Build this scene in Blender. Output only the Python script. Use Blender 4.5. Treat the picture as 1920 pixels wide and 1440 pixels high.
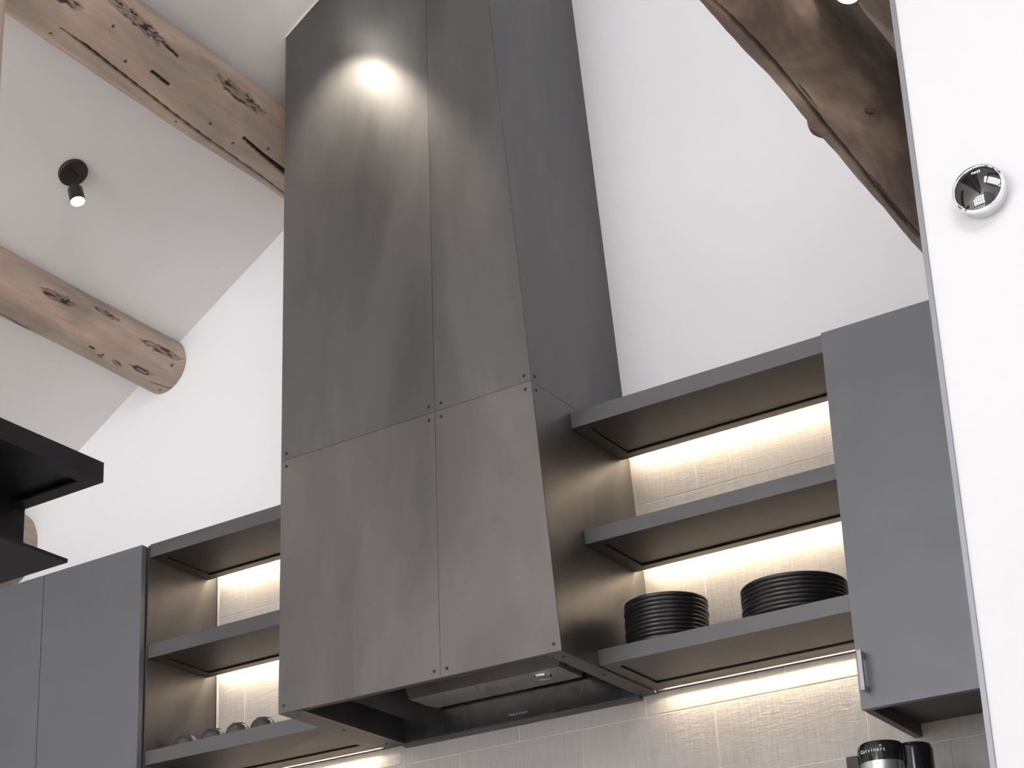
import bpy, bmesh, math, random
import numpy as np
from mathutils import Vector, Matrix

random.seed(4)
rng = np.random.default_rng(7)
for o in list(bpy.data.objects):
    bpy.data.objects.remove(o)
SC = bpy.context.scene
COL = SC.collection

# ------------------------------------------------------------------ camera
YAW, PITCH, ROLL = -0.6125306, 0.3231881, -0.0255697
cy_, sy_ = math.cos(YAW), math.sin(YAW)
fwd = Vector((sy_ * math.cos(PITCH), cy_ * math.cos(PITCH), math.sin(PITCH)))
rt0 = Vector((cy_, -sy_, 0))
up0 = rt0.cross(fwd)
cr, sr = math.cos(ROLL), math.sin(ROLL)
rt = rt0 * cr + up0 * sr
up = up0 * cr - rt0 * sr
CAM = Vector((2.543, -4.1334, 0.3956))
cam_d = bpy.data.cameras.new('camera')
cam_d.sensor_width = 36
cam_d.lens = 3327.16 * 36 / 1920
cam_d.shift_x = (960 - 770.41) / 1920
cam_d.shift_y = (1160.96 - 720) / 1920
cam_d.clip_start = 0.05
cam = bpy.data.objects.new('camera', cam_d)
COL.objects.link(cam)
cam.matrix_world = Matrix(((rt.x, up.x, -fwd.x, CAM.x), (rt.y, up.y, -fwd.y, CAM.y), (rt.z, up.z, -fwd.z, CAM.z), (0, 0, 0, 1)))
SC.camera = cam

# ------------------------------------------------------------------ world, daylight, exposure
w = bpy.data.worlds.new('sky')
SC.world = w
w.use_nodes = True
bg = w.node_tree.nodes['Background']
bg.inputs[0].default_value = (0.88, 0.92, 1.0, 1)
bg.inputs[1].default_value = 5.5
SC.view_settings.view_transform = 'Standard'
SC.view_settings.look = 'None'
SC.view_settings.gamma = 1.0
SC.view_settings.use_curve_mapping = False
SC.view_settings.exposure = 0.0


def area(name, loc, rot, sx, sy, power, col):
    l = bpy.data.lights.new(name, 'AREA')
    l.shape = 'RECTANGLE'
    l.size, l.size_y = sx, sy
    l.energy = power
    l.color = col
    o = bpy.data.objects.new(name, l)
    o.location = loc
    o.rotation_euler = rot
    COL.objects.link(o)
    return o


# daylight entering through the tall windows of the front wall and of the outer side wall
DAY = (0.985, 0.975, 1.0)
area('window_daylight', (-0.5, -11.85, 2.0), (math.radians(90), 0, 0), 4.2, 3.2, 360, DAY)
# unseen roof window, added in the right slope to brighten the ceiling
SKX, SKY_, SKZ = 3.0, -4.6, 3.85
area('added_skylight_fill', (SKX, SKY_, SKZ), Vector((-0.58106, 0, -1)).to_track_quat('-Z', 'Y').to_euler(), 1.5, 2.4, 120, (0.97, 0.975, 1.0))
sl = bpy.data.lights.new('sun', 'SUN')
sl.energy = 18
sl.angle = math.radians(0.6)
sl.color = (1.0, 0.95, 0.88)
so = bpy.data.objects.new('sun', sl)
so.rotation_euler = Vector((-0.05, 1.0, -0.62)).to_track_quat('-Z', 'Y').to_euler()
COL.objects.link(so)

# ------------------------------------------------------------------ materials


def S2L(c):
    return tuple(((x / 255) / 12.92 if x / 255 <= 0.04045 else ((x / 255 + 0.055) / 1.055) ** 2.4) for x in c)


class N:
    def __init__(s, name):
        s.m = bpy.data.materials.new(name)
        s.m.use_nodes = True
        s.t = s.m.node_tree
        s.b = s.t.nodes['Principled BSDF']

    def n(s, typ, **kw):
        x = s.t.nodes.new(typ)
        for k, v in kw.items():
            if k.startswith('i_'):
                x.inputs[k[2:].replace('_', ' ')].default_value = v
            else:
                setattr(x, k, v)
        return x

    def l(s, a, b):
        s.t.links.new(a, b)

    def coords(s, scale=(1, 1, 1), out='Object'):
        tc = s.n('ShaderNodeTexCoord')
        mp = s.n('ShaderNodeMapping')
        mp.inputs['Scale'].default_value = scale
        s.l(tc.outputs[out], mp.inputs['Vector'])
        return mp.outputs['Vector']

    def noise(s, vec, scale, detail=4, rough=0.55, dist=0.0):
        x = s.n('ShaderNodeTexNoise')
        x.inputs['Scale'].default_value = scale
        x.inputs['Detail'].default_value = detail
        x.inputs['Roughness'].default_value = rough
        x.inputs['Distortion'].default_value = dist
        s.l(vec, x.inputs['Vector'])
        return x.outputs['Fac']

    def ramp(s, fac, stops):
        r = s.n('ShaderNodeValToRGB')
        els = r.color_ramp.elements
        while len(els) < len(stops):
            els.new(0.5)
        for e, (p, c) in zip(els, stops):
            e.position = p
            e.color = (*c, 1) if len(c) == 3 else c
        s.l(fac, r.inputs['Fac'])
        return r.outputs['Color']

    def mix(s, fac, a, b, mode='MIX'):
        x = s.n('ShaderNodeMix', data_type='RGBA', blend_type=mode)
        for sock, v in ((x.inputs[0], fac), (x.inputs[6], a), (x.inputs[7], b)):
            if hasattr(v, 'is_linked') or isinstance(v, bpy.types.NodeSocket):
                s.l(v, sock)
            elif isinstance(v, (int, float)):
                sock.default_value = v
            else:
                sock.default_value = (*v, 1)
        return x.outputs[2]

    def bump(s, h, strength=0.3, dist=0.002):
        x = s.n('ShaderNodeBump')
        x.inputs['Strength'].default_value = strength
        x.inputs['Distance'].default_value = dist
        s.l(h, x.inputs['Height'])
        s.l(x.outputs['Normal'], s.b.inputs['Normal'])

    def set(s, **kw):
        for k, v in kw.items():
            i = s.b.inputs[k.replace('_', ' ')]
            if isinstance(v, bpy.types.NodeSocket):
                s.l(v, i)
            elif isinstance(v, (tuple, list)):
                i.default_value = (*v, 1)
            else:
                i.default_value = v
        return s.m


def simple(name, col, rough=0.5, metal=0.0, noise=0.06, spec=0.5):
    k = N(name)
    f = k.noise(k.coords(), 9, 3)
    c = k.ramp(f, [(0.3, tuple(x * (1 - noise) for x in col)), (0.7, tuple(min(1, x * (1 + noise)) for x in col))])
    k.set(Base_Color=c, Roughness=rough, Metallic=metal)
    k.b.inputs['Specular IOR Level'].default_value = spec
    return k.m


def plaster(name, col):
    k = N(name)
    v = k.coords()
    f = k.noise(v, 1.3, 3)
    c = k.ramp(f, [(0.3, tuple(x * 0.985 for x in col)), (0.7, col)])
    k.set(Base_Color=c, Roughness=0.85)
    k.b.inputs['Specular IOR Level'].default_value = 0.2
    k.bump(k.noise(v, 160, 3), 0.06, 0.001)
    return k.m


def steel(name, lo, hi, rough=0.36, metal=0.85, stretch=(3.0, 3.0, 1.1), blot=1.0):
    """blackened hot-rolled steel: cloudy mill scale, vertical smears, faint scratches"""
    k = N(name)
    oi = k.n('ShaderNodeObjectInfo')
    tc = k.n('ShaderNodeTexCoord')
    add = k.n('ShaderNodeVectorMath', operation='ADD')
    mul = k.n('ShaderNodeVectorMath', operation='SCALE')
    cmb = k.n('ShaderNodeCombineXYZ')
    for i in range(3):
        k.l(oi.outputs['Random'], cmb.inputs[i])
    mul.inputs['Scale'].default_value = 17.0
    k.l(cmb.outputs[0], mul.inputs[0])
    k.l(tc.outputs['Object'], add.inputs[0])
    k.l(mul.outputs[0], add.inputs[1])
    mp = k.n('ShaderNodeMapping')
    mp.inputs['Scale'].default_value = stretch
    k.l(add.outputs[0], mp.inputs['Vector'])
    v = mp.outputs['Vector']
    big = k.noise(v, 0.8 * blot, 5, 0.6, 0.6)
    fine = k.noise(v, 7.0, 6, 0.6, 0.3)
    mixf = k.n('ShaderNodeMath', operation='MULTIPLY_ADD')
    k.l(fine, mixf.inputs[0])
    mixf.inputs[1].default_value = 0.16
    k.l(big, mixf.inputs[2])
    c = k.ramp(mixf.outputs[0], [(0.36, lo), (0.62, tuple((a + b) / 2 for a, b in zip(lo, hi))), (0.90, hi)])
    r = k.n('ShaderNodeMapRange')
    r.inputs['From Min'].default_value = 0.35
    r.inputs['From Max'].default_value = 0.75
    r.inputs['To Min'].default_value = rough - 0.04
    r.inputs['To Max'].default_value = rough + 0.07
    k.l(big, r.inputs['Value'])
    k.set(Base_Color=c, Metallic=metal, Roughness=r.outputs[0])
    k.bump(fine, 0.05, 0.001)
    return k.m


def wood(name, pal, mark_col, rough=0.6):
    """peeled log: 'mark' vertex attribute darkens knots and drying cracks"""
    k = N(name)
    v = k.coords((3.2, 0.8, 3.2))
    g = k.coords((14, 1.2, 14))
    a = k.noise(v, 1.7, 5, 0.6, 0.8)
    b = k.noise(g, 3.0, 6, 0.65, 0.5)
    c = k.ramp(a, [(0.36, pal[0]), (0.47, pal[1]), (0.55, pal[2]), (0.66, pal[3])])
    c2 = k.ramp(b, [(0.3, (0.80, 0.79, 0.78)), (0.62, (1, 1, 1))])
    c = k.mix(0.8, c, c2, 'MULTIPLY')
    at = k.n('ShaderNodeAttribute', attribute_name='mark')
    c = k.mix(at.outputs['Fac'], c, mark_col)
    k.set(Base_Color=c, Roughness=rough)
    k.b.inputs['Specular IOR Level'].default_value = 0.35
    k.bump(b, 0.35, 0.004)
    return k.m


def glow(name, col, strength):
    m = bpy.data.materials.new(name)
    m.use_nodes = True
    t = m.node_tree
    t.nodes.clear()
    e = t.nodes.new('ShaderNodeEmission')
    e.inputs[0].default_value = (*col, 1)
    e.inputs[1].default_value = strength
    o = t.nodes.new('ShaderNodeOutputMaterial')
    t.links.new(e.outputs[0], o.inputs[0])
    return m


def tile_mat():
    k = N('ribbed_stone_tile')
    oi = k.n('ShaderNodeObjectInfo')
    v = k.coords((30, 30, 3.0), 'Generated')
    tc = k.n('ShaderNodeTexCoord')
    add = k.n('ShaderNodeVectorMath', operation='ADD')
    cmb = k.n('ShaderNodeCombineXYZ')
    mm = k.n('ShaderNodeMath', operation='MULTIPLY')
    mm.inputs[1].default_value = 31.0
    k.l(oi.outputs['Random'], mm.inputs[0])
    k.l(mm.outputs[0], cmb.inputs[0])
    k.l(mm.outputs[0], cmb.inputs[2])
    k.l(tc.outputs['Object'], add.inputs[0])
    k.l(cmb.outputs[0], add.inputs[1])

    def m(scale):
        mp = k.n('ShaderNodeMapping')
        mp.inputs['Scale'].default_value = scale
        k.l(add.outputs[0], mp.inputs['Vector'])
        return mp.outputs['Vector']
    streak = k.noise(m((60, 1, 5)), 2.0, 5, 0.65, 0.4)
    cloud = k.noise(m((1, 1, 1)), 5.0, 4, 0.6)
    c = k.ramp(streak, [(0.25, (0.35, 0.337, 0.322)), (0.75, (0.43, 0.415, 0.398))])
    c2 = k.ramp(cloud, [(0.3, (0.9, 0.9, 0.9)), (0.7, (1.0, 1.0, 1.0))])
    c = k.mix(1.0, c, c2, 'MULTIPLY')
    ripple = k.noise(m((10, 1, 45)), 2.0, 4, 0.6, 0.6)
    ad = k.n('ShaderNodeMath', operation='ADD')
    k.l(ripple, ad.inputs[0])
    k.l(streak, ad.inputs[1])
    k.set(Base_Color=c, Roughness=0.55)
    k.bump(ad.outputs[0], 0.4, 0.003)
    return k.m


M = {}
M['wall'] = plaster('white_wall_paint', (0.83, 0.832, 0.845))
M['wall_dimmed'] = plaster('dimmed_white_wall_paint', (0.565, 0.568, 0.582))  # white wall paint darkened to hold down the light on the thermostat wall
M['ceiling'] = plaster('white_ceiling_paint', (0.89, 0.875, 0.86))
M['floor'] = simple('oak_floor', (0.64, 0.60, 0.56), 0.5)
M['hood_steel'] = steel('blackened_hood_steel', (0.090, 0.090, 0.094), (0.175, 0.170, 0.168), 0.40, 0.75)
M['hood_light'] = steel('paler_hood_steel', (0.092, 0.088, 0.087), (0.185, 0.176, 0.169), 0.44, 0.7)
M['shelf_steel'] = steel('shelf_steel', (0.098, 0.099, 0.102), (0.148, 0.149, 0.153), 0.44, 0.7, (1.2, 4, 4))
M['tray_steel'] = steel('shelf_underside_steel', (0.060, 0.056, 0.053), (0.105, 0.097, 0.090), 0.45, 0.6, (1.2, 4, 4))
M['liner'] = steel('hood_liner_steel', (0.10, 0.10, 0.105), (0.2, 0.2, 0.205), 0.3, 0.9)
M['stainless'] = steel('brushed_stainless', (0.60, 0.57, 0.54), (0.80, 0.77, 0.73), 0.30, 0.95, (9, 2, 2))
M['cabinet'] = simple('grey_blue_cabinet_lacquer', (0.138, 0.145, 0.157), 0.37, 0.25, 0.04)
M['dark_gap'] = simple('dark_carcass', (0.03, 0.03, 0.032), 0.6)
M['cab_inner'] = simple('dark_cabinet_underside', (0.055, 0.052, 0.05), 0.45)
M['black_steel'] = simple('black_painted_steel', (0.020, 0.019, 0.022), 0.40, 0.3, 0.25)
M['screw'] = simple('dark_screw_metal', (0.05, 0.05, 0.055), 0.35, 0.9)
M['lamp_metal'] = simple('dark_bronze_metal', (0.045, 0.040, 0.036), 0.38, 0.6)
M['lamp_glow'] = glow('lamp_glow', (1.0, 0.93, 0.82), 60)
M['led'] = glow('warm_led', (1.0, 0.80, 0.58), 85)
M['led_low'] = glow('warm_led_low', (1.0, 0.80, 0.58), 190)
M['black_ware'] = simple('matte_black_stoneware', (0.013, 0.012, 0.013), 0.32, 0.0, 0.1)
M['grey_ware'] = simple('dark_grey_glazed_cup', (0.06, 0.06, 0.062), 0.25, 0.0, 0.2)
M['chrome'] = simple('polished_chrome', (0.82, 0.82, 0.84), 0.08, 1.0, 0.01)
M['satin'] = simple('satin_silver', (0.72, 0.72, 0.74), 0.35, 0.7, 0.02)
M['handle_metal'] = simple('brushed_handle_metal', (0.30, 0.30, 0.32), 0.35, 0.8, 0.03)
M['glass'] = simple('black_glass', (0.006, 0.006, 0.009), 0.03, 0.0, 0.01, 0.9)
M['plastic'] = simple('glossy_black_plastic', (0.010, 0.010, 0.012), 0.14, 0.0, 0.05)
M['print'] = simple('white_print', (0.85, 0.85, 0.87), 0.5)
M['grout'] = simple('pale_grout', (0.58, 0.56, 0.54), 0.8)
M['tile'] = tile_mat()
M['white_trim'] = simple('white_edge_trim', (0.60, 0.58, 0.56), 0.5)
M['counter'] = simple('pale_stone_counter', (0.55, 0.54, 0.52), 0.35)
M['window_frame'] = simple('dark_window_frame', (0.03, 0.03, 0.035), 0.4)
M['edge_steel'] = simple('grey_edge_steel', (0.20, 0.21, 0.225), 0.45, 0.4)
LOG = [(0.38, 0.315, 0.26), (0.46, 0.37, 0.30), (0.55, 0.425, 0.345), (0.70, 0.50, 0.41)]
M['log'] = wood('pale_peeled_log', LOG, (0.045, 0.028, 0.026))
M['old_log'] = wood('dark_aged_log', [(0.13, 0.098, 0.080), (0.23, 0.17, 0.135), (0.38, 0.29, 0.225), (0.56, 0.44, 0.35)], (0.03, 0.018, 0.014), 0.62)

# ------------------------------------------------------------------ helpers


def finish(name, bm, mat, parent=None, smooth=False, bevel=0.0, recalc=True):
    if bevel > 0:
        bmesh.ops.bevel(bm, geom=[e for e in bm.edges if len(e.link_faces) == 2 and e.calc_face_angle(0) > 0.5],
                        offset=bevel, segments=2, affect='EDGES', profile=0.5)
    if recalc:
        bmesh.ops.recalc_face_normals(bm, faces=bm.faces)
    me = bpy.data.meshes.new(name)
    bm.to_mesh(me)
    bm.free()
    if smooth:
        for p in me.polygons:
            p.use_smooth = True
    me.materials.append(mat)
    o = bpy.data.objects.new(name, me)
    COL.objects.link(o)
    if parent is not None:
        o.parent = parent
        o.matrix_parent_inverse = Matrix.Translation(-wloc(parent))
    return o


def wloc(o):
    # world location of unrotated ancestors chain
    v = Vector(o.location)
    return v if o.parent is None else (o.get('_w') and Vector(o['_w'])) or v


def add_box(bm, a, b):
    x0, y0, z0 = a
    x1, y1, z1 = b
    v = [bm.verts.new(p) for p in ((x0, y0, z0), (x1, y0, z0), (x1, y1, z0), (x0, y1, z0), (x0, y0, z1), (x1, y0, z1), (x1, y1, z1), (x0, y1, z1))]
    for f in ((0, 3, 2, 1), (4, 5, 6, 7), (0, 1, 5, 4), (1, 2, 6, 5), (2, 3, 7, 6), (3, 0, 4, 7)):
        bm.faces.new([v[i] for i in f])


def hexa(bm, bot, top):
    v = [bm.verts.new(p) for p in list(bot) + list(top)]
    n = len(bot)
    bm.faces.new(v[:n][::-1])
    bm.faces.new(v[n:])
    for i in range(n):
        j = (i + 1) % n
        bm.faces.new([v[i], v[j], v[n + j], v[n + i]])


def box(name, a, b, mat, parent=None, bevel=0.0):
    bm = bmesh.new()
    add_box(bm, a, b)
    return finish(name, bm, mat, parent, bevel=bevel)


def prism(name, poly, off, mat, parent=None, bevel=0.0):
    """extrude a planar polygon (3-D points) by the vector off"""
    bm = bmesh.new()
    off = Vector(off)
    hexa(bm, [Vector(p) for p in poly], [Vector(p) + off for p in poly])
    return finish(name, bm, mat, parent, bevel=bevel)


def frame_for(axis):
    axis = Vector(axis).normalized()
    h = Vector((0, 0, 1)) if abs(axis.z) < 0.9 else Vector((1, 0, 0))
    u = h.cross(axis).normalized()
    return axis, u, axis.cross(u)


def add_lathe(bm, origin, axis, prof, seg=48, close=True):
    """prof: list of (radius, distance along axis)"""
    a, u, v = frame_for(axis)
    o = Vector(origin)
    rings = []
    for r, t in prof:
        if r < 1e-6:
            rings.append([bm.verts.new(o + a * t)])
        else:
            rings.append([bm.verts.new(o + a * t + (u * math.cos(2 * math.pi * i / seg) + v * math.sin(2 * math.pi * i / seg)) * r) for i in range(seg)])
    for A, B in zip(rings, rings[1:]):
        for i in range(seg):
            j = (i + 1) % seg
            if len(A) == 1 and len(B) == 1:
                continue
            if len(A) == 1:
                bm.faces.new([A[0], B[i], B[j]])
            elif len(B) == 1:
                bm.faces.new([A[i], A[j], B[0]])
            else:
                bm.faces.new([A[i], A[j], B[j], B[i]])
    if close:
        for R in (rings[0], rings[-1]):
            if len(R) > 2:
                bm.faces.new(R)


def lathe(name, origin, axis, prof, mat, parent=None, seg=48, smooth=True, close=True):
    bm = bmesh.new()
    add_lathe(bm, origin, axis, prof, seg, close)
    o = finish(name, bm, mat, parent)
    if smooth:
        shade_auto(o)
    return o


def shade_auto(o, deg=40):
    me = o.data
    for p in me.polygons:
        p.use_smooth = True
    try:
        me.set_sharp_from_angle(angle=math.radians(deg))
    except Exception:
        pass


def tag(o, label, cat, group=None):
    o['label'] = label
    o['category'] = cat
    if group:
        o['group'] = group
    return o


def thing(name, loc, label, cat, group=None):
    o = bpy.data.objects.new(name, None)
    o.empty_display_size = 0.05
    o.location = loc
    COL.objects.link(o)
    o['_w'] = list(loc)
    return tag(o, label, cat, group)


def structure(o):
    o['kind'] = 'structure'
    return o


def sub(parent, child):
    """make an already placed part of the same thing a sub-part"""
    child.parent = parent
    child.matrix_parent_inverse = Matrix.Identity(4)
    return child


def text(name, body, size, loc, xdir, updir, mat, parent, extrude=0.0004):
    cu = bpy.data.curves.new(name, 'FONT')
    cu.body = body
    cu.size = size
    cu.extrude = extrude
    cu.align_x = 'CENTER'
    cu.align_y = 'CENTER'
    cu.materials.append(mat)
    o = bpy.data.objects.new(name, cu)
    COL.objects.link(o)
    x = Vector(xdir).normalized()
    u = Vector(updir).normalized()
    z = x.cross(u)
    o.matrix_world = Matrix(((x.x, u.x, z.x, loc[0]), (x.y, u.y, z.y, loc[1]), (x.z, u.z, z.z, loc[2]), (0, 0, 0, 1)))
    mw = o.matrix_world.copy()
    bpy.context.view_layer.update()
    me = bpy.data.meshes.new_from_object(o)
    bpy.data.objects.remove(o)
    bpy.data.curves.remove(cu)
    o = bpy.data.objects.new(name, me)
    COL.objects.link(o)
    o.parent = parent
    o.matrix_parent_inverse = Matrix.Translation(-Vector(parent['_w'])) if parent.get('_w') else Matrix.Identity(4)
    o.matrix_basis = mw
    return o


# ------------------------------------------------------------------ room
A0, SL = 4.0933, 0.58106          # ceiling height at x = 0 and slope of the left roof plane
RX = 1.35                          # ridge
RZ = A0 + SL * RX
XL, XR, YF = -2.8, 4.85, -12.0
cz = lambda x: A0 + SL * x if x <= RX else RZ - SL * (x - RX)
DV = (0, 0.12, 0)
back = prism('wall_back', [(XL, 0, 0), (XR, 0, 0), (XR, 0, cz(XR)), (RX, 0, RZ), (XL, 0, cz(XL))], DV, M['wall'])
structure(back)
back['_w'] = [0, 0, 0]
structure(prism('wall_left', [(XL, 0.1, 0), (XL, YF, 0), (XL, YF, cz(XL)), (XL, 0.1, cz(XL))], (-0.12, 0, 0), M['wall']))
structure(prism('ceiling', [(XL - 0.12, YF, cz(XL) - 0.12 * SL), (RX, YF, RZ), (RX, 0.12, RZ), (XL - 0.12, 0.12, cz(XL) - 0.12 * SL)], (0, 0, 0.12), M['ceiling']))
structure(prism('ceiling', [(XR + 0.12, YF, cz(XR) - 0.12 * SL), (RX, YF, RZ), (RX, 0.12, RZ), (XR + 0.12, 0.12, cz(XR) - 0.12 * SL)], (0, 0, 0.12), M['ceiling']))
structure(box('floor', (XL - 0.12, YF - 0.12, -0.1), (XR + 0.12, 0.12, 0), M['floor']))
# thermostat wall: a full-height block standing forward of the back wall
PX, PY = 1.790, -1.6
structure(prism('wall_right', [(PX, PY, 0), (XR, PY, 0), (XR, PY, cz(XR)), (PX, PY, cz(PX))], (0, -PY, 0), M['wall_dimmed']))
structure(prism('trim_1', [(PX - 0.008, PY - 0.004, 0), (PX, PY - 0.004, 0), (PX, PY - 0.004, cz(PX)), (PX - 0.008, PY - 0.004, cz(PX - 0.008))], (0, -PY + 0.004, 0), M['edge_steel']))
# outer walls with window openings
WX0, WX1, WZ0, WZ1 = -2.6, 1.6, 0.4, 3.6
bm = bmesh.new()
add_box(bm, (XL, YF - 0.1, 0), (XR, YF, WZ0))
add_box(bm, (XL, YF - 0.1, WZ0), (WX0, YF, 2.45))
hexa(bm, [(WX1, YF - 0.1, WZ0), (XR, YF - 0.1, WZ0), (XR, YF - 0.1, cz(XR)), (WX1, YF - 0.1, cz(WX1))], [(WX1, YF, WZ0), (XR, YF, WZ0), (XR, YF, cz(XR)), (WX1, YF, cz(WX1))])
add_box(bm, (-1.2, YF - 0.1, WZ1), (WX1, YF, WZ1 + 0.22))
for xa, xb in ((-0.75, -0.6), (0.25, 0.4), (1.28, 1.42)):
    hexa(bm, [(xa, YF - 0.1, WZ1 + 0.22), (xb, YF - 0.1, WZ1 + 0.22), (xb, YF - 0.1, cz(xb)), (xa, YF - 0.1, cz(xa))],
         [(xa, YF, WZ1 + 0.22), (xb, YF, WZ1 + 0.22), (xb, YF, cz(xb)), (xa, YF, cz(xa))])
structure(finish('wall_front', bm, M['wall']))
bm = bmesh.new()
add_box(bm, (XR, YF, 0), (XR + 0.1, PY, 0.9))
add_box(bm, (XR, -6.3, 0.9), (XR + 0.1, PY, cz(XR)))
add_box(bm, (XR, YF, 0.9), (XR + 0.1, -8.1, cz(XR)))
add_box(bm, (XR, -8.1, 2.1), (XR + 0.1, -6.3, cz(XR)))
structure(finish('wall_outer', bm, M['wall']))
bm = bmesh.new()
for i in range(6):
    x = WX0 + (WX1 - WX0) * i / 5
    add_box(bm, (x - 0.05, YF + 0.02, WZ0), (x + 0.05, YF + 0.09, WZ1))
for z in (WZ0, 1.5, 2.6, WZ1):
    add_box(bm, (WX0, YF + 0.02, z - 0.04), (WX1, YF + 0.09, z + 0.04))
wf = finish('window_1', bm, M['window_frame'])
structure(wf)
wf.location.y = 0.10
bm = bmesh.new()
for i in range(3):
    y = -8.1 + 1.8 * i / 2
    add_box(bm, (XR + 0.02, y - 0.04, 0.9), (XR + 0.08, y + 0.04, 2.1))
for z in (0.9, 1.5, 2.1):
    add_box(bm, (XR + 0.02, -8.1, z - 0.03), (XR + 0.08, -6.3, z + 0.03))
structure(finish('window_2', bm, M['window_frame']))

sk = bmesh.new()
for a, b, c_, d_ in ((-0.86, -0.76, -1.3, 1.3), (0.76, 0.86, -1.3, 1.3), (-0.76, 0.76, -1.3, -1.2), (-0.76, 0.76, 1.2, 1.3)):
    add_box(sk, (a, c_, -0.03), (b, d_, 0.09))
sko = finish('added_skylight_frame', sk, M['window_frame'])  # frame for the added ceiling fill light, no opening behind it
sko.location = (SKX, SKY_, SKZ - 0.005)
sko.rotation_euler = (0, math.atan(SL), 0)
structure(sko)

# ------------------------------------------------------------------ wall tiles, each its own piece
TW, TH, G, TT = 0.4045, 0.2020, 0.0016, 0.008
TX0, TX1, TZ0, TZ1 = -1.118, 1.778, 1.03, 2.412
shapes = {}


def tile(x0, x1, z0, z1):
    key = (round(x1 - x0, 3), round(z1 - z0, 3))
    if key not in shapes:
        bm = bmesh.new()
        hw, hh = key[0] / 2, key[1] / 2
        b = 0.0012
        hexa(bm, [(-hw, 0, -hh), (hw, 0, -hh), (hw, 0, hh), (-hw, 0, hh)],
             [(-hw, -TT + b, -hh), (hw, -TT + b, -hh), (hw, -TT + b, hh), (-hw, -TT + b, hh)])
        hexa(bm, [(-hw, -TT + b, -hh), (hw, -TT + b, -hh), (hw, -TT + b, hh), (-hw, -TT + b, hh)],
             [(-hw + b, -TT, -hh + b), (hw - b, -TT, -hh + b), (hw - b, -TT, hh - b), (-hw + b, -TT, hh - b)])
        bmesh.ops.recalc_face_normals(bm, faces=bm.faces)
        me = bpy.data.meshes.new('tile')
        bm.to_mesh(me)
        bm.free()
        me.materials.append(M['tile'])
        shapes[key] = me
    o = bpy.data.objects.new('tile', shapes[key])
    o.location = ((x0 + x1) / 2, -0.002 + random.uniform(-0.0006, 0.0006), (z0 + z1) / 2)
    o.parent = back
    COL.objects.link(o)


row = 0
z = 1.643 - 4 * TH
while z < TZ1 - 0.01:
    off = 0.005 if (round((z - 1.643) / TH)) % 2 == 0 else 0.207
    x = off - 4 * TW
    while x < TX1:
        a, b = max(x + G / 2, TX0), min(x + TW - G / 2, TX1)
        lo, hi = max(z + G / 2, TZ0), min(z + TH - G / 2, TZ1)
        if b - a > 0.015 and hi - lo > 0.01:
            tile(a, b, lo, hi)
        x += TW
    z += TH
gr = box('grout', (TX0, -0.0091, TZ0), (TX1, -0.0005, TZ1), M['grout'])
gr.parent = back
t = box('edge_strip', (TX0 - 0.005, -0.014, 1.75), (TX0 - 0.0005, -0.0005, TZ1), M['white_trim'])
t.parent = back

# ------------------------------------------------------------------ range hood
ZB, ZS = 1.7, 2.4431
hx0 = lambda z: -0.451 + 0.02277 * (z - ZB)
hx1 = lambda z: 0.451 - 0.05938 * (z - ZB)
hxm = lambda z: 0.089 + 0.01715 * (z - ZB)
hy = lambda z: -0.5152 - 0.0096 * (z - ZB)


def ztop(fx):
    z = 4.0
    for _ in range(30):
        z = A0 + SL * fx(z)
    return z - 0.002


ZT0, ZTM, ZT1 = ztop(hx0), ztop(hxm), ztop(hx1)
hood = thing('range_hood', (0, -0.26, ZB), 'tall blackened steel range hood tapering up to the sloped ceiling', 'range hood')
g = 0.0005
T3 = (0, 0.004, 0)


def fp(fx, z, dx=0.0, dz=0.0):
    return Vector((fx(z) + dx, hy(z + dz), z + dz))


for nm, fa, fb, za, zb0, zb1, mt in (
        ('front_panel', hx0, hxm, ZS, ZT0, ZTM, 'hood_steel'), ('front_panel', hxm, hx1, ZS, ZTM, ZT1, 'hood_steel')):
    prism(nm, [fp(fa, za, g, g), fp(fb, za, -g, g), fp(fb, zb1, -g), fp(fa, zb0, g)], T3, M[mt], hood, bevel=0.0006)
for fa, fb in ((hx0, hxm), (hxm, hx1)):
    prism('front_panel', [fp(fa, ZB, g), fp(fb, ZB, -g), fp(fb, ZS, -g, -g), fp(fa, ZS, g, -g)], T3, M['hood_light'], hood, bevel=0.0006)
for f, s in ((hx0, 1), (hx1, -1)):
    zt = ZT0 if s == 1 else ZT1
    sp = lambda z, y, dz=0.0: Vector((f(z + dz), y, z + dz))
    prism('side_panel', [Vector((f(ZB), hy(ZB) + 0.004, ZB)), sp(ZB, 0), sp(ZS, 0, -g), Vector((f(ZS), hy(ZS) + 0.004, ZS - g))], (0.004 * s, 0, 0), M['hood_steel'], hood)
    prism('side_panel', [Vector((f(ZS), hy(ZS) + 0.004, ZS + g)), sp(ZS, 0, g), sp(zt, 0), Vector((f(zt), hy(zt) + 0.004, zt))], (0.004 * s, 0, 0), M['hood_steel'], hood)
for fa, fb, za, zb_ in ((hx0, hxm, ZT0, ZTM), (hxm, hx1, ZTM, ZT1)):
    prism('caulk_bead', [fp(fa, za) + Vector((0, -0.004, 0.0015)), fp(fb, zb_) + Vector((0, -0.004, 0.0015)), fp(fb, zb_) + Vector((0, -0.004, -0.003)), fp(fa, za) + Vector((0, -0.004, -0.003))], (0, 0.0035, 0), M['white_trim'], hood)
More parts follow.
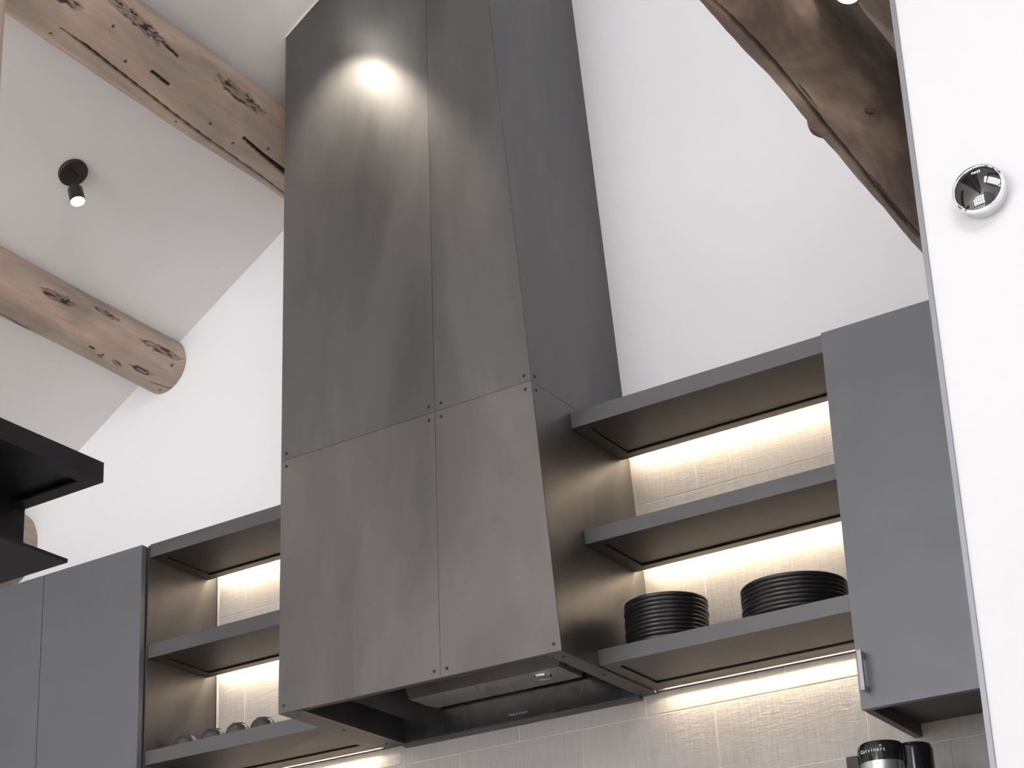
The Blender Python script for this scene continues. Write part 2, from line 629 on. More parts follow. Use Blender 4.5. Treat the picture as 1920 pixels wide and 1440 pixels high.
# dark backing seen through the seams
bm = bmesh.new()
hexa(bm, [(hx0(ZB) + 0.006, hy(ZB) + 0.0055, ZB + 0.03), (hx1(ZB) - 0.006, hy(ZB) + 0.0055, ZB + 0.03), (hx1(ZT1) - 0.006, hy(ZT1) + 0.0055, ZT1 - 0.01), (hx0(ZT0) + 0.006, hy(ZT0) + 0.0055, ZT0 - 0.01)],
     [(hx0(ZB) + 0.006, hy(ZB) + 0.008, ZB + 0.03), (hx1(ZB) - 0.006, hy(ZB) + 0.008, ZB + 0.03), (hx1(ZT1) - 0.006, hy(ZT1) + 0.008, ZT1 - 0.01), (hx0(ZT0) + 0.006, hy(ZT0) + 0.008, ZT0 - 0.01)])
finish('inner_frame', bm, M['black_steel'], hood)
# bottom flanges and the liner
fl = prism('bottom_flange', [(-0.4505, -0.513, ZB - 0.001), (-0.4505, -0.016, ZB - 0.001), (-0.384, -0.016, ZB - 0.001), (-0.384, -0.513, ZB - 0.001)], (0, 0, 0.004), M['tray_steel'], hood)
fr = prism('bottom_flange', [(0.4505, -0.513, ZB - 0.001), (0.4505, -0.016, ZB - 0.001), (0.404, -0.016, ZB - 0.001), (0.404, -0.513, ZB - 0.001)], (0, 0, 0.004), M['tray_steel'], hood)
prism('bottom_flange', [(-0.38, -0.513, ZB + 0.0015), (0.40, -0.513, ZB + 0.0015), (0.40, -0.495, ZB + 0.0015), (-0.38, -0.495, ZB + 0.0015)], (0, 0, 0.003), M['tray_steel'], hood)
box('back_rail', (-0.378, -0.034, ZB - 0.011), (0.402, -0.013, ZB - 0.0005), M['shelf_steel'], hood)
bm = bmesh.new()


def quad(bm, pts):
    bm.faces.new([bm.verts.new(p) for p in pts])


L0 = [(-0.376, -0.494), (0.400, -0.494), (0.400, -0.030), (-0.376, -0.030)]
L1 = [(-0.376, -0.494), (0.400, -0.494), (0.400, -0.030), (-0.376, -0.030)]
L2 = [(-0.300, -0.40), (0.300, -0.40), (0.300, -0.030), (-0.300, -0.030)]
LV = [(L0, ZB), (L1, ZB + 0.075), (L2, ZB + 0.26)]
for (Pa, za), (Pb, zb) in zip(LV, LV[1:]):
    for i in range(4):
        j = (i + 1) % 4
        quad(bm, [(*Pa[i], za), (*Pa[j], za), (*Pb[j], zb), (*Pb[i], zb)])
quad(bm, [(*q, ZB + 0.26) for q in L2])
# lip around the opening
bmesh.ops.remove_doubles(bm, verts=bm.verts, dist=1e-5)
bmesh.ops.recalc_face_normals(bm, faces=bm.faces)
ret = bmesh.ops.solidify(bm, geom=bm.faces[:], thickness=-0.002)
finish('liner', bm, M['liner'], hood)
box('liner_lip', (-0.382, -0.505, ZB - 0.003), (-0.372, -0.02, ZB + 0.004), M['shelf_steel'], hood)
fb_ = bmesh.new()
hexa(fb_, [(-0.255, -0.170, 1.780), (0.240, -0.170, 1.780), (0.240, -0.045, 1.780), (-0.255, -0.045, 1.780)],
     [(-0.305, -0.185, 1.955), (0.285, -0.185, 1.955), (0.285, -0.045, 1.955), (-0.305, -0.045, 1.955)])
fbox = finish('filter_box', fb_, M['stainless'], hood, bevel=0.003)
for x in (0.16,):
    lp = lathe('hood_lamp', (x, -0.12, 1.7785), (0, 0, 1), [(0.018, 0), (0.024, -0.003), (0.026, 0.0015)], M['chrome'], hood, 32)
text('lettering', 'Vent-A-Hood', 0.011, (0.020, -0.0335, 1.7185), (1, 0, 0), (0, 0, 1), M['satin'], hood)
# screws
scr = bmesh.new()
add_lathe(scr, (0, 0, 0), (0, 0, 1), [(0.0045, -0.0004), (0.0045, 0.0010), (0.0034, 0.0024), (0, 0.0028)], 16)
bmesh.ops.recalc_face_normals(scr, faces=scr.faces)
sme = bpy.data.meshes.new('screw')
scr.to_mesh(sme)
scr.free()
sme.materials.append(M['screw'])


def screw(p, n, parent):
    o = bpy.data.objects.new('screw', sme)
    COL.objects.link(o)
    q = Vector((0, 0, 1)).rotation_difference(Vector(n))
    o.rotation_euler = q.to_euler()
    o.location = p
    o.parent = parent
    o.matrix_parent_inverse = Matrix.Translation(-Vector(parent['_w']))


d = 0.020
for z, sg in ((ZS, 1), (ZS, -1), (ZB, 1)):
    zz = z + sg * 0.020
    for f, dx in ((hx0, d), (hxm, -d), (hxm, d), (hx1, -d)):
        screw((f(zz) + dx, hy(zz), zz), (0, -1, 0), hood)
for zz in (ZS + 0.02, ZS - 0.02):
    screw((hx1(zz), hy(zz) + 0.022, zz), (1, 0, 0.05), hood)
    screw((hx0(zz), hy(zz) + 0.022, zz), (-1, 0, 0.02), hood)
for y in (-0.468, -0.265, -0.062):
    screw((-0.417, y, ZB - 0.001), (0, 0, -1), hood)
    screw((0.428, y, ZB - 0.001), (0, 0, -1), hood)

# ------------------------------------------------------------------ open steel shelves with LED strips
SY = -0.3310


def shelf(x0, x1t, x1b, zb, zt, label, group, bottom=False, taper_left=False):
    """x0..x1 along the wall; tapering end against the hood handled by separate top and bottom values"""
    xa_b, xa_t = (x0 if not taper_left else x0[0]), (x0 if not taper_left else x0[1])
    cx = (xa_b + x1b) / 2
    r = thing('open_shelf', (cx, -0.16, zb), label, 'shelf', group)
    gx = 0.0012
    a_b, a_t, b_b, b_t = xa_b + gx, xa_t + gx, x1b - gx, x1t - gx
    t4 = 0.004
    yb = -0.0095
    prism('top_plate', [(a_t, SY + t4, zt - t4), (b_t, SY + t4, zt - t4), (b_t, yb, zt - t4), (a_t, yb, zt - t4)], (0, 0, t4), M['shelf_steel'], r)
    prism('front_face', [(a_b, SY, zb), (b_b, SY, zb), (b_t, SY, zt), (a_t, SY, zt)], (0, t4, 0), M['shelf_steel'], r, bevel=0.0007)
    fw = 0.037
    yl = -0.060
    h = 0.003
    # mitred frame under the shelf
    I = [(a_b + fw, SY + fw), (b_b - fw, SY + fw), (b_b - fw, yl - 0.030), (a_b + fw, yl - 0.030)]
    O = [(a_b, SY + t4), (b_b, SY + t4), (b_b, yl), (a_b, yl)]
    for i in range(4):
        j = (i + 1) % 4
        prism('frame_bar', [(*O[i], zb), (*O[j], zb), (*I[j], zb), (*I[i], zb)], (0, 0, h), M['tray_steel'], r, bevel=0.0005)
    zp = zb + 0.007
    gp = 0.0035
    prism('underside_panel', [(I[0][0] - 0.01, I[0][1] - 0.01, zp + 0.004), (I[1][0] + 0.01, I[1][1] - 0.01, zp + 0.004), (I[2][0] + 0.01, I[2][1] + 0.01, zp + 0.004), (I[3][0] - 0.01, I[3][1] + 0.01, zp + 0.004)], (0, 0, 0.003), M['dark_gap'], r)
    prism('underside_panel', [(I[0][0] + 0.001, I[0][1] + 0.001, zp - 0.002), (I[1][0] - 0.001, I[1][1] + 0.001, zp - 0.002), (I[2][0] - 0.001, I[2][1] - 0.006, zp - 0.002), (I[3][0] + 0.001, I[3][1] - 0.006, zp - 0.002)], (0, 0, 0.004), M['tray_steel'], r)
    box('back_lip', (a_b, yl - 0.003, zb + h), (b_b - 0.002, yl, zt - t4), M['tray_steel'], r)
    if bottom:
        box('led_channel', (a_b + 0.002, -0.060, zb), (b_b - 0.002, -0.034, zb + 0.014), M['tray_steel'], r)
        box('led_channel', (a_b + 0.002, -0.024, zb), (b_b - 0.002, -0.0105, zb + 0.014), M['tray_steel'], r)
        box('led_strip', (a_b + 0.02, -0.034, zb + 0.0105), (b_b - 0.02, -0.024, zb + 0.0135), M['led_low'], r)
    else:
        box('led_strip', (a_b + 0.02, -0.046, zt - t4 - 0.006), (b_b - 0.02, -0.034, zt - t4 - 0.001), M['led'], r)
    return r


CX = 1.1333
GR, GL = 'open steel shelves right of the hood', 'open steel shelves left of the hood'
for zb, zt, lab, bt in ((2.3733, 2.4197, 'top steel shelf right of the hood, nothing on it', 0),
                        (2.0367, 2.0768, 'middle steel shelf right of the hood, lit from behind', 0),
                        (1.7031, 1.7444, 'lowest steel shelf right of the hood carrying the black plates', 1)):
    shelf((hx1(zb), hx1(zt)), CX, CX, zb, zt, lab, GR, bool(bt), True)
LX = -1.1258
for zb, zt, lab, bt in ((2.3697, 2.4135, 'top steel shelf between hood and tall grey cabinet', 0),
                        (2.0374, 2.0824, 'middle steel shelf between hood and tall grey cabinet', 0),
                        (1.6996, 1.7431, 'lowest steel shelf left of the hood with dark cups', 1)):
    shelf(LX, hx0(zt), hx0(zb), zb, zt, lab, GL, bool(bt))
dv = box('divider_panel', (LX - 0.0045, -0.334, 1.02), (LX, -0.0005, 2.409), M['hood_steel'], bevel=0.0006)
tag(dv, 'thin upright dark steel panel closing the left end of the open shelves', 'panel')

# ------------------------------------------------------------------ cabinets
CY, CB, CT = -0.3532, 1.4582, 2.4134
c = thing('wall_cabinet', (1.45, -0.18, CB), 'grey wall cabinet with a bar handle beside the thermostat wall', 'cabinet')
CR = 1.7795
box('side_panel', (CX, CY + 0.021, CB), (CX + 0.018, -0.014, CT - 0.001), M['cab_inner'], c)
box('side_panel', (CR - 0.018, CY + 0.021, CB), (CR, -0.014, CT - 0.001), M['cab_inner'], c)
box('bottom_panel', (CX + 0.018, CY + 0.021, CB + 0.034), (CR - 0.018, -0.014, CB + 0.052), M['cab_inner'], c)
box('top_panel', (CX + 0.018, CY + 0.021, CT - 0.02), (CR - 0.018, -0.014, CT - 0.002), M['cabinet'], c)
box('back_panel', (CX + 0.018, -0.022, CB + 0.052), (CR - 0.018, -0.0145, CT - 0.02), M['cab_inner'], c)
MX = 1.4565
dr1 = box('door', (CX, CY, CB), (MX - 0.0015, CY + 0.020, CT), M['cabinet'], c, bevel=0.001)
dr2 = box('door', (MX + 0.0015, CY, CB), (CR, CY + 0.020, CT), M['cabinet'], c, bevel=0.001)
bm = bmesh.new()
add_box(bm, (1.1490, CY - 0.034, 1.494), (1.1590, CY - 0.025, 1.589))
for z in (1.5005, 1.5825):
    add_box(bm, (1.1500, CY - 0.026, z - 0.005), (1.1580, CY, z + 0.005))
hd = finish('handle', bm, M['handle_metal'], None, bevel=0.001)
hd.parent = dr1
hd['label'] = 'brushed metal bar handle'

TCY, TCT = -0.359, 2.4065


def tall_cabinet(x0, x1, seams, label):
    r = thing('tall_cabinet', ((x0 + x1) / 2, -0.18, 0), label, 'cabinet', 'tall grey cabinets at the left')
    box('body', (x0 + 0.001, TCY + 0.021, 0.0), (x1 - 0.001, -0.001, TCT - 0.002), M['dark_gap'], r)
    for a, b in zip([x0] + seams, seams + [x1]):
        box('door', (a + 0.0012, TCY, 0.10), (b - 0.0012, TCY + 0.020, TCT), M['cabinet'], r, bevel=0.001)


tall_cabinet(-1.5721, -1.1316, [], 'tall grey cabinet directly left of the open shelves')
tall_cabinet(-2.4521, -1.5724, [-2.0121], 'tall grey cabinet under the black hanging steel unit, leftmost')

# ------------------------------------------------------------------ counter (below the picture) and coffee maker
ct = thing('base_cabinet', (0.33, -0.3, 0), 'grey base cabinets below the worktop, under the hood', 'cabinet')
box('body', (-1.12, -0.60, 0.10), (1.775, -0.012, 0.955), M['cabinet'], ct)
for i in range(5):
    a = -1.12 + i * 0.579
    box('door', (a + 0.0015, -0.621, 0.12), (a + 0.5775, -0.601, 0.95), M['cabinet'], ct, bevel=0.001)
box('plinth', (-1.12, -0.55, 0.0), (1.775, -0.02, 0.10), M['dark_gap'], ct)
wt = box('worktop', (-1.12, -0.64, 0.957), (1.778, -0.009, 0.997), M['counter'], None, 0.002)
tag(wt, 'pale stone worktop that the coffee maker stands on', 'worktop')

KX, KY, KZ = 1.148, -0.300, 1.385
cm = thing('coffee_maker', (KX, KY, 0.998), 'black and stainless coffee maker standing under the grey wall cabinet', 'coffee maker')
box('base', (KX - 0.075, KY - 0.09, 0.998), (KX + 0.09, KY + 0.13, 1.03), M['plastic'], cm, 0.006)
lathe('carafe', (KX, KY, 1.030), (0, 0, 1), [(0.045, 0), (0.056, 0.01), (0.058, 0.10), (0.045, 0.14), (0.034, 0.15), (0, 0.15)], M['stainless'], cm)
lathe('brew_basket', (KX, KY, 1.19), (0, 0, 1), [(0.036, 0), (0.049, 0.03), (0.0495, KZ - 1.19 - 0.045), (0.0, KZ - 1.19 - 0.045)], M['stainless'], cm)
lathe('lid_band', (KX, KY, KZ - 0.047), (0, 0, 1), [(0.0485, 0), (0.0515, 0.001), (0.0525, 0.030), (0.051, 0.041), (0.046, 0.046), (0.0, 0.048)], M['plastic'], cm)
bm = bmesh.new()
add_lathe(bm, (KX + 0.055, KY + 0.055, 1.030), (0, 0, 1), [(0.045, 0), (0.045, KZ - 1.030 - 0.015), (0.041, KZ - 1.030 - 0.006), (0.0, KZ - 1.030 - 0.004)], 40)
wtk = finish('water_tank', bm, M['plastic'], cm)
shade_auto(wtk)
lathe('tank_cap', (KX + 0.055, KY + 0.055, KZ - 0.006), (0, 0, 1), [(0.040, 0), (0.041, 0.003), (0.036, 0.0055), (0, 0.006)], M['plastic'], cm)
box('side_arm', (KX - 0.079, KY - 0.012, 1.10), (KX - 0.050, KY + 0.016, KZ - 0.020), M['plastic'], cm, 0.006)
ln = -Vector((math.sin(math.radians(-20)), math.cos(math.radians(-20)), 0))
for i, chx in enumerate('Cuisinart'):
    # letters wrapped round the band, facing the room
    ang = math.radians(-92 + (i - 4) * 7.6)
    nn = Vector((math.cos(ang), math.sin(ang), 0))
    p = Vector((KX, KY, KZ - 0.0235)) + nn * 0.0528
    xd = Vector((-nn.y, nn.x, 0))
    text('lettering', chx, 0.0115, p, xd, (0, 0, 1), M['print'], cm, 0.0003)

# ------------------------------------------------------------------ plates


def plate_mesh(r, h):
    bm = bmesh.new()
    add_lathe(bm, (0, 0, 0), (0, 0, 1), [(0, 0.0), (r * 0.62, 0.0), (r * 0.90, h * 0.10), (r * 0.985, h * 0.45), (r, h * 0.80), (r * 0.995, h * 0.97), (r * 0.975, h), (r * 0.955, h * 0.93),
                                         (r * 0.93, h * 0.55), (r * 0.85, h * 0.34), (r * 0.6, h * 0.28), (0, h * 0.28)], 96, close=False)
    bmesh.ops.recalc_face_normals(bm, faces=bm.faces)
    me = bpy.data.meshes.new('plate')
    bm.to_mesh(me)
    bm.free()
    for p in me.polygons:
        p.use_smooth = True
    me.materials.append(M['black_ware'])
    return me


ORD = ['topmost', 'second from the top', 'third from the top', 'fourth from the top', 'fifth from the top', 'sixth from the top',
       'seventh from the top', 'eighth from the top', 'ninth from the top', 'tenth from the top', 'bottom-most']


def stack(x, y, z0, r, n, pitch, what, grp):
    me = plate_mesh(r, pitch * 1.02 / 0.72)
    for k in range(n):
        o = bpy.data.objects.new('plate', me)
        o.location = (x + random.uniform(-0.0012, 0.0012), y + random.uniform(-0.001, 0.001), z0 + 0.0003 + k * pitch * 1.0)
        o.rotation_euler.z = random.uniform(0, 6)
        COL.objects.link(o)
        i = n - 1 - k
        nm = ORD[i] if k else 'bottom-most'
        tag(o, f'{what}, {nm} of its stack', 'plate', grp)


stack(0.585, -0.200, 1.7444, 0.108, 11, 0.0112, 'small matte black plate beside the hood', 'small black plates stacked beside the hood')
stack(0.936, -0.195, 1.7444, 0.131, 8, 0.0112, 'large matte black plate near the wall cabinet', 'large black plates stacked by the wall cabinet')

# ------------------------------------------------------------------ cups, upside down on the left shelf


def cup(x, y, z, label, turn):
    r = thing('cup', (x, y, z), label, 'cup', 'dark cups on the lowest left shelf')
    lathe('cup_body', (x, y, z), (0, 0, 1), [(0.0415, 0), (0.043, 0.003), (0.0432, 0.012), (0.0425, 0.022), (0.0410, 0.032), (0.0385, 0.041), (0.035, 0.0485), (0.0305, 0.0545), (0.026, 0.0580), (0.0235, 0.0590), (0.0225, 0.063), (0.020, 0.063), (0.019, 0.0605), (0, 0.060)], M['grey_ware'], r, 40)
    bm = bmesh.new()
    pts = []
    for i in range(13):
        a = math.radians(-80 + 160 * i / 12)
        pts.append(Vector((0.036 + 0.024 * math.cos(a), 0, 0.031 + 0.020 * math.sin(a))))
    rings = []
    for i, p in enumerate(pts):
        tdir = (pts[min(i + 1, 12)] - pts[max(i - 1, 0)]).normalized()
        n1 = Vector((0, 1, 0))
        n2 = tdir.cross(n1)
        rings.append([bm.verts.new(Matrix.Rotation(turn, 3, 'Z') @ (p + (n1 * math.cos(q) * 1.5 + n2 * math.sin(q)) * 0.0042) + Vector((x, y, z))) for q in [k * math.pi / 4 for k in range(8)]])
    for Aa, Bb in zip(rings, rings[1:]):
        for k in range(8):
            bm.faces.new([Aa[k], Aa[(k + 1) % 8], Bb[(k + 1) % 8], Bb[k]])
    bm.faces.new(rings[0])
    bm.faces.new(rings[-1])
    finish('handle', bm, M['grey_ware'], r, smooth=True)


CL = ['dark upturned cup nearest the tall grey cabinet', 'dark upturned cup, second from the tall grey cabinet', 'dark upturned cup, second from the hood', 'dark upturned cup nearest the hood']
for i, x in enumerate((-1.068, -0.957, -0.858, -0.760)):
    cup(x, -0.210, 1.7434, CL[i], math.radians(62 - 4 * i))

# ------------------------------------------------------------------ thermostat
th = thing('thermostat', (1.8875, PY, 1.896), 'round chrome thermostat with black glass face on white wall', 'thermostat')
TO = (1.8875, PY, 1.896)
lathe('base_ring', TO, (0, -1, 0), [(0.0385, 0.0), (0.0395, 0.004), (0.0400, 0.018)], M['satin'], th, 64)
lathe('chrome_ring', TO, (0, -1, 0), [(0.0395, 0.0182), (0.0412, 0.020), (0.0415, 0.026), (0.0405, 0.0285), (0.0380, 0.0295), (0.0365, 0.0285), (0.0362, 0.020)], M['chrome'], th, 64, close=False)
lathe('glass_face', TO, (0, -1, 0), [(0.0362, 0.020), (0.0362, 0.0262)] + [(0.0362 * math.sin(math.radians(a)) / math.sin(math.radians(24)), 0.0262 + 0.0362 / math.sin(math.radians(24)) * (math.cos(math.radians(a)) - math.cos(math.radians(24)))) for a in (22, 20, 17, 14, 11, 8, 5, 2.5)] + [(0, 0.0262 + 0.0362 / math.sin(math.radians(24)) * (1 - math.cos(math.radians(24))))], M['glass'], th, 64)
text('lettering', 'nest', 0.0085, (1.8875 + 0.001, PY - 0.0300, 1.896 + 0.0275), (1, 0, 0), (0, 0, 1), M['print'], th, 0.0003)

# ------------------------------------------------------------------ logs


def smooth_noise(ny, nt, sy, st, amp):
    """periodic smooth noise on the (length, angle) grid"""
    out = np.zeros((ny, nt))
    y = np.linspace(0, 1, ny)[:, None]
    t = np.linspace(0, 2 * np.pi, nt, endpoint=False)[None, :]
    for _ in range(26):
        ky = rng.uniform(0.2, 1) * sy
        kt = rng.integers(0, st + 1)
        out += np.cos(2 * np.pi * ky * y + kt * t + rng.uniform(0, 6.28)) * rng.uniform(0.3, 1) / (1 + 0.35 * kt)
    return out / 26 ** 0.5 * amp


def log(name, cx, cz_, r, y0, y1, mat, label, seed_amp=0.02, ny=900, nt=256, knots=(), cracks=(), dots=(), stub=None, group=None):
    ys = np.linspace(y0, y1, ny)
    th_ = np.linspace(0, 2 * np.pi, nt, endpoint=False)
    Y, TH_ = np.meshgrid(ys, th_, indexing='ij')
    R = np.full((ny, nt), r)
    Ln = abs(y1 - y0)
    R += smooth_noise(ny, nt, 1.2 * Ln, 2, r * seed_amp) + smooth_noise(ny, nt, 4 * Ln, 4, r * seed_amp * 0.5) + smooth_noise(ny, nt, 14 * Ln, 12, r * seed_amp * 0.18)
    mark = np.zeros((ny, nt))

    def dth(a):
        return (TH_ - math.radians(a) + np.pi) % (2 * np.pi) - np.pi
    wob = np.zeros((ny, nt))
    for _ in range(40):
        ky, kt = rng.uniform(1, 20), rng.integers(6, 64)
        wob += np.cos(2 * np.pi * ky * Y + kt * TH_ * rng.choice((-1, 1)) + rng.uniform(0, 6.28) + 1.5 * np.sin(23 * Y + 3 * TH_))
    wob *= 0.16
    for (ya, ta, yb, tb, wd, dep) in knots:      # elongated knots between two ends
        ym, tm = (ya + yb) / 2, (ta + tb) / 2
        L_ = abs(yb - ya) / 2
        u = (Y - ym) / L_
        s = (dth(tm) - np.radians(tb - ta) / 2 * u * (1 if yb > ya else -1)) * r / wd
        q = np.sqrt(u ** 2 + s ** 2) + 0.22 * wob
        R += r * 0.03 * np.exp(-((u / 1.6) ** 2 + (s / 2.5) ** 2))
        core = np.clip(1.15 - q, 0, 1)
        ring = np.exp(-((q - 0.85) / 0.16) ** 2)
        lump = np.exp(-((q - 0.28) / 0.25) ** 2)
        R -= dep * np.clip(core * 2, 0, 1) - 0.6 * dep * lump
        mark = np.maximum(mark, np.clip(ring * np.clip(0.35 + 0.8 * wob - 0.5 * s, 0, 0.95) + 0.9 * (core > 0.1) * np.clip(0.15 + 1.1 * wob, 0.0, 1) + 0.34 * (core > 0.05), 0, 0.96))
    for (pts, wd, dep) in cracks:
        py = np.array([p[0] for p in pts])
        pt = np.array([p[1] for p in pts])
        od = np.argsort(py)
        tc = np.interp(ys, py[od], pt[od])
        inside = (ys >= py.min()) & (ys <= py.max())
        f = np.clip((ys - py.min()) / (py.max() - py.min()), 0, 1)
        wv = (wd if not isinstance(wd, tuple) else wd[0] + (wd[1] - wd[0]) * f)
        taper = np.where(inside, np.clip(np.minimum(f, 1 - f) * 12, 0, 1) if not isinstance(wd, tuple) else 1.0, 0)
        wv = (wv * taper + 1e-5)[:, None]
        dd = np.abs((TH_ - np.radians(tc)[:, None] + np.pi) % (2 * np.pi) - np.pi) * r
        k_ = np.clip(1.3 - dd / wv, 0, 1) * inside[:, None]
        R -= dep * np.clip(k_ * 1.5, 0, 1)
        mark = np.maximum(mark, np.clip(k_ * 2.2, 0, 1))
    for (yd, td) in dots:
        q = np.sqrt((Y - yd) ** 2 + (dth(td) * r) ** 2) / 0.0045
        R -= 0.002 * (q < 1)
        mark = np.maximum(mark, np.clip(1.6 - q, 0, 0.9))
    if stub:
        yd, td, rad, hgt = stub
        q = np.sqrt(((Y - yd) / 1.6) ** 2 + (dth(td) * r) ** 2) / rad
        R += hgt * np.clip(1.25 - q, 0, 1) ** 0.6
        mark = np.maximum(mark, 0.55 * (q < 0.9))
    X = cx + R * np.cos(TH_)
    Z = cz_ + R * np.sin(TH_)
    co = np.stack([X, Y, Z], -1).reshape(-1, 3)
    i = np.arange(ny - 1)[:, None]
    j = np.arange(nt)[None, :]
    a = i * nt + j
    b = i * nt + (j + 1) % nt
    quads = np.stack([a, b, b + nt, a + nt], -1).reshape(-1, 4)
    me = bpy.data.meshes.new(name)
    nv = len(co)
    faces = quads.tolist() + [list(range(nt)), list(range(nv - nt, nv))[::-1]]
    me.from_pydata(co.tolist(), [], faces)
    at = me.attributes.new('mark', 'FLOAT', 'POINT')
    at.data.foreach_set('value', mark.reshape(-1).astype(np.float32))
    me.polygons.foreach_set('use_smooth', [True] * (len(faces) - 2) + [False, False])
    me.materials.append(mat)
    me.update()
    bm = bmesh.new()
    bm.from_mesh(me)
    bmesh.ops.recalc_face_normals(bm, faces=bm.faces)
    bm.to_mesh(me)
    bm.free()
    o = bpy.data.objects.new(name, me)
    COL.objects.link(o)
    tag(o, label, 'log beam', group)
    return o


LG = 'round peeled log beams under the ceiling'
log('log_beam', -0.5952, 3.6348, 0.1216, -2.2, -0.0005, M['log'], 'pale peeled log beam with a long crack, running behind the hood top', 0.05,
    knots=[(-1.230, -6, -0.985, -14, 0.020, 0.006), (-0.760, -12, -0.560, -12, 0.019, 0.006), (-1.42, -49, -1.290, -43, 0.012, 0.005)],
    cracks=[([(-1.305, -80.1), (-1.2, -80.8), (-1.066, -85.7), (-0.99, -88.2), (-0.829, -92.9), (-0.623, -98.7), (-0.452, -102.1), (-0.276, -106.5), (-0.10, -110)], 0.0042, 0.010),
            ([(-1.36, -3), (-1.27, -6.5), (-1.21, -8)], 0.004, 0.006), ([(-1.00, -14), (-0.955, -17), (-0.925, -19)], 0.004, 0.006),
            ([(-0.992, -57.3), (-0.903, -59.4)], 0.0045, 0.008),
            ([(-0.58, -60.1), (-0.467, -65.5), (-0.368, -67.6), (-0.2, -68)], (0.003, 0.011), 0.014)],
    dots=[(-1.301, -99), (-1.175, -37.8), (-1.076, -66.8), (-0.78, -105.4), (-0.704, -71.5), (-0.474, -52.7), (-0.588, -77.2)], group=LG)
log('log_beam', -1.3942, 3.2494, 0.0995, -2.2, -0.0005, M['log'], 'pale peeled log beam with dark eye knots, ending at the white wall', 0.03, ny=900,
    knots=[(-0.675, -14, -0.535, -9.5, 0.014, 0.007), (-0.445, 7, -0.33, 6, 0.011, 0.005), (-0.215, -9, -0.03, -8, 0.013, 0.007),
           (-0.284, -73, -0.238, -76, 0.008, 0.005), (-0.205, -64, -0.115, -63.8, 0.010, 0.005)],
    cracks=[([(-0.80, -98), (-0.695, -104), (-0.664, -107), (-0.598, -112)], (0.002, 0.008), 0.010),
            ([(-0.093, -80.5), (-0.031, -74), (0.0, -70)], 0.0018, 0.004), ([(-0.40, -70), (-0.37, -71)], 0.003, 0.004), ([(-0.345, -79), (-0.320, -80)], 0.003, 0.004)],
    dots=[(-0.026, -87.7), (-0.059, -27.3), (-0.33, -73.2)], group=LG)
log('log_beam', -2.153, 2.732, 0.148, -1.6, -0.0005, M['log'], 'pale log beam mostly hidden behind the black hanging steel unit', 0.03, ny=400, nt=128,
    cracks=[([(-0.2, -20), (-0.02, -22)], 0.003, 0.005), ([(-0.25, -35), (-0.02, -36)], 0.003, 0.005)], group=LG)
log('log_beam', 1.4872, 2.6176, 0.1094, -4.6, -0.0005, M['old_log'], 'dark aged log beam with a long split, upper right above the cabinet', 0.06, ny=1500,
    knots=[(-1.03, -66, -0.998, -61, 0.008, 0.003)],
    cracks=[([(-1.9, -125), (-1.518, -122.6), (-1.461, -117.6), (-1.395, -115.7), (-1.343, -114.2), (-1.28, -114.3), (-1.153, -114.5), (-0.981, -116.3), (-0.863, -117.5), (-0.696, -119.6), (-0.531, -120.6), (-0.443, -119.0)], 0.0048, 0.012),
            ([(-1.20, -107), (-1.09, -108.5)], 0.0018, 0.005), ([(-0.80, -112), (-0.60, -115), (-0.44, -114)], 0.002, 0.005)],
    stub=(-0.955, -150, 0.016, 0.010), group=LG)
log('log_beam', 1.527, 3.11, 0.125, -4.6, -0.0005, M['old_log'], 'second dark log just visible between the split log and the thermostat wall', 0.03, ny=300, nt=96, group=LG)
post = log('log_post', 0, 0, 0.10, 0, 2.9, M['log'], 'blurred pale log post at the far left edge', 0.02, ny=200, nt=96)
post['category'] = 'post'


def ray(u, v):
    return fwd + rt * ((u - 770.41) / 3327.16) - up * ((v - 1160.96) / 3327.16)


pp = CAM + ray(-125, 40) * 2.6
post.rotation_euler = (math.radians(90), 0, 0)
post.location = (pp.x, pp.y, 0)

# ------------------------------------------------------------------ spotlights


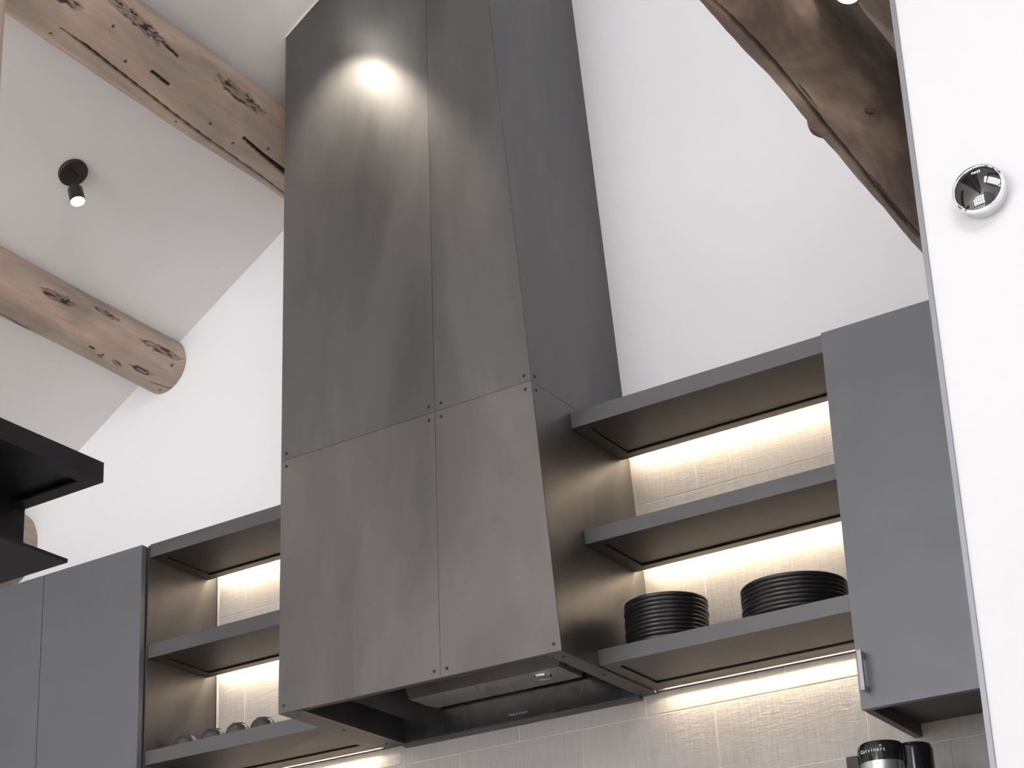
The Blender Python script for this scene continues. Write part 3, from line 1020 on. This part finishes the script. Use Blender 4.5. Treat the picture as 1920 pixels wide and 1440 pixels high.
def spot(loc_c, normal, p0, p1, label, power, col=(1.0, 0.87, 0.72), r=0.0235, can=0.047, aim=None, size=70):
    """canopy at loc_c on a surface with the given normal; barrel axis from p0 to p1"""
    n = Vector(normal).normalized()
    c0 = Vector(loc_c)
    p0, p1 = Vector(p0), Vector(p1)
    t = thing('ceiling_spotlight', loc_c, label, 'spotlight', 'small dark ceiling spotlights')
    lathe('canopy', c0, n, [(can, 0), (can, 0.010), (can - 0.002, 0.012), (0, 0.0125)], M['lamp_metal'], t, 64)
    k = c0 + n * 0.034
    bm = bmesh.new()
    add_lathe(bm, c0 + n * 0.012, n, [(0.007, 0), (0.007, 0.024), (0.0, 0.026)], 20)
    ax = (p1 - p0).normalized()
    jt = p0 - ax * 0.020
    add_lathe(bm, k, (jt - k), [(0.0055, 0), (0.0055, (jt - k).length)], 16)
    a = finish('arm', bm, M['lamp_metal'], t)
    shade_auto(a)
    bm = bmesh.new()
    Lb = (p1 - p0).length
    add_lathe(bm, p0, ax, [(0, -0.020), (0.010, -0.020), (0.0115, -0.016), (0.0115, 0.0), (r - 0.001, 0.0), (r, 0.002), (r, Lb), (r - 0.0018, Lb), (r - 0.0018, Lb - 0.004)], 40, close=False)
    b = finish('lamp_head', bm, M['lamp_metal'], t)
    shade_auto(b)
    lathe('bulb', p1, ax, [(r - 0.0020, -0.005), (r - 0.006, -0.001), (0, 0.0005)], M['lamp_glow'], t, 32, close=False)
    ld = bpy.data.lights.new('bulb_light', 'SPOT')
    ld.energy = power
    ld.color = col
    ld.spot_size = math.radians(size)
    ld.spot_blend = 0.8
    ld.shadow_soft_size = r * 0.9
    lo = bpy.data.objects.new('bulb_light', ld)
    COL.objects.link(lo)
    lo.location = p1 + ax * 0.004
    lo.rotation_euler = (Vector(aim) - p1 if aim else ax).to_track_quat('-Z', 'Y').to_euler()
    lo.parent = t
    lo.matrix_parent_inverse = Matrix.Translation(-c0)


CN = Vector((SL, 0, -1)).normalized()
spot((-1.0362, -0.8067, A0 - SL * 1.0362), CN, (-1.0125, -0.815, 3.415), (-0.9985, -0.815, 3.366), 'dark ceiling spotlight with a round canopy between two pale log beams', 14)
spot((-0.285, -0.89, A0 - SL * 0.285), CN, (-0.236, -0.835, 3.884), (-0.225, -0.798, 3.866), 'dark ceiling spotlight high in front of the hood, mirrored as its bright spot', 42, aim=(-0.16, -0.53, 3.15), size=70)
q = CAM + ray(1588, -8) * ((-1.36 - CAM.y) / ray(1588, -8).y)
spot((1.559, -1.56, 2.532), Vector((0.64, 0, -0.77)), q + Vector((0.012, 0.012, 0.055)), q, 'glowing spotlight on the dark split log at the top', 14)

# ------------------------------------------------------------------ hanging black steel unit, near left
HY = -1.804
h = thing('hanging_steel_unit', (-0.09, -3.0, 1.65), 'black hanging steel unit with two flanges at the left edge', 'hanging rack')
x0_, x1_, zt_, zb_ = -0.345, 0.163, 1.840, 1.797
ye = -4.6
box('top_plate', (x0_, ye, zt_ - 0.006), (x1_, HY, zt_), M['black_steel'], h)
box('side_lip', (x1_ - 0.006, ye, zb_), (x1_, HY, zt_ - 0.006), M['black_steel'], h, 0.002)
box('side_lip', (x0_, ye, zb_), (x0_ + 0.006, HY, zt_ - 0.006), M['black_steel'], h, 0.002)
box('end_lip', (x0_ + 0.006, HY - 0.006, zb_), (x1_ - 0.006, HY, zt_ - 0.006), M['black_steel'], h, 0.002)
rim = 0.035
box('rim_bar', (x1_ - rim, ye, zb_), (x1_ - 0.006, HY - 0.006, zb_ + 0.004), M['black_steel'], h)
box('rim_bar', (x0_ + 0.006, ye, zb_), (x0_ + rim, HY - 0.006, zb_ + 0.004), M['black_steel'], h)
box('rim_bar', (x0_ + rim, HY - rim, zb_), (x1_ - rim, HY - 0.006, zb_ + 0.004), M['black_steel'], h)
box('underside_panel', (x0_ + rim, ye, zb_ + 0.012), (x1_ - rim, HY - rim, zb_ + 0.015), M['black_steel'], h)
box('web_plate', (-0.115, ye, 1.656), (-0.063, HY, zb_ + 0.012), M['black_steel'], h)
box('bottom_flange', (-0.25, ye, 1.648), (0.070, HY, 1.656), M['black_steel'], h, 0.001)
for y in (-3.2, -4.3):
    bm = bmesh.new()
    add_lathe(bm, (-0.089, y, zt_), (0, 0, 1), [(0.008, 0), (0.008, cz(-0.089) - zt_ - 0.002)], 16)
    finish('hanger_rod', bm, M['black_steel'], h)
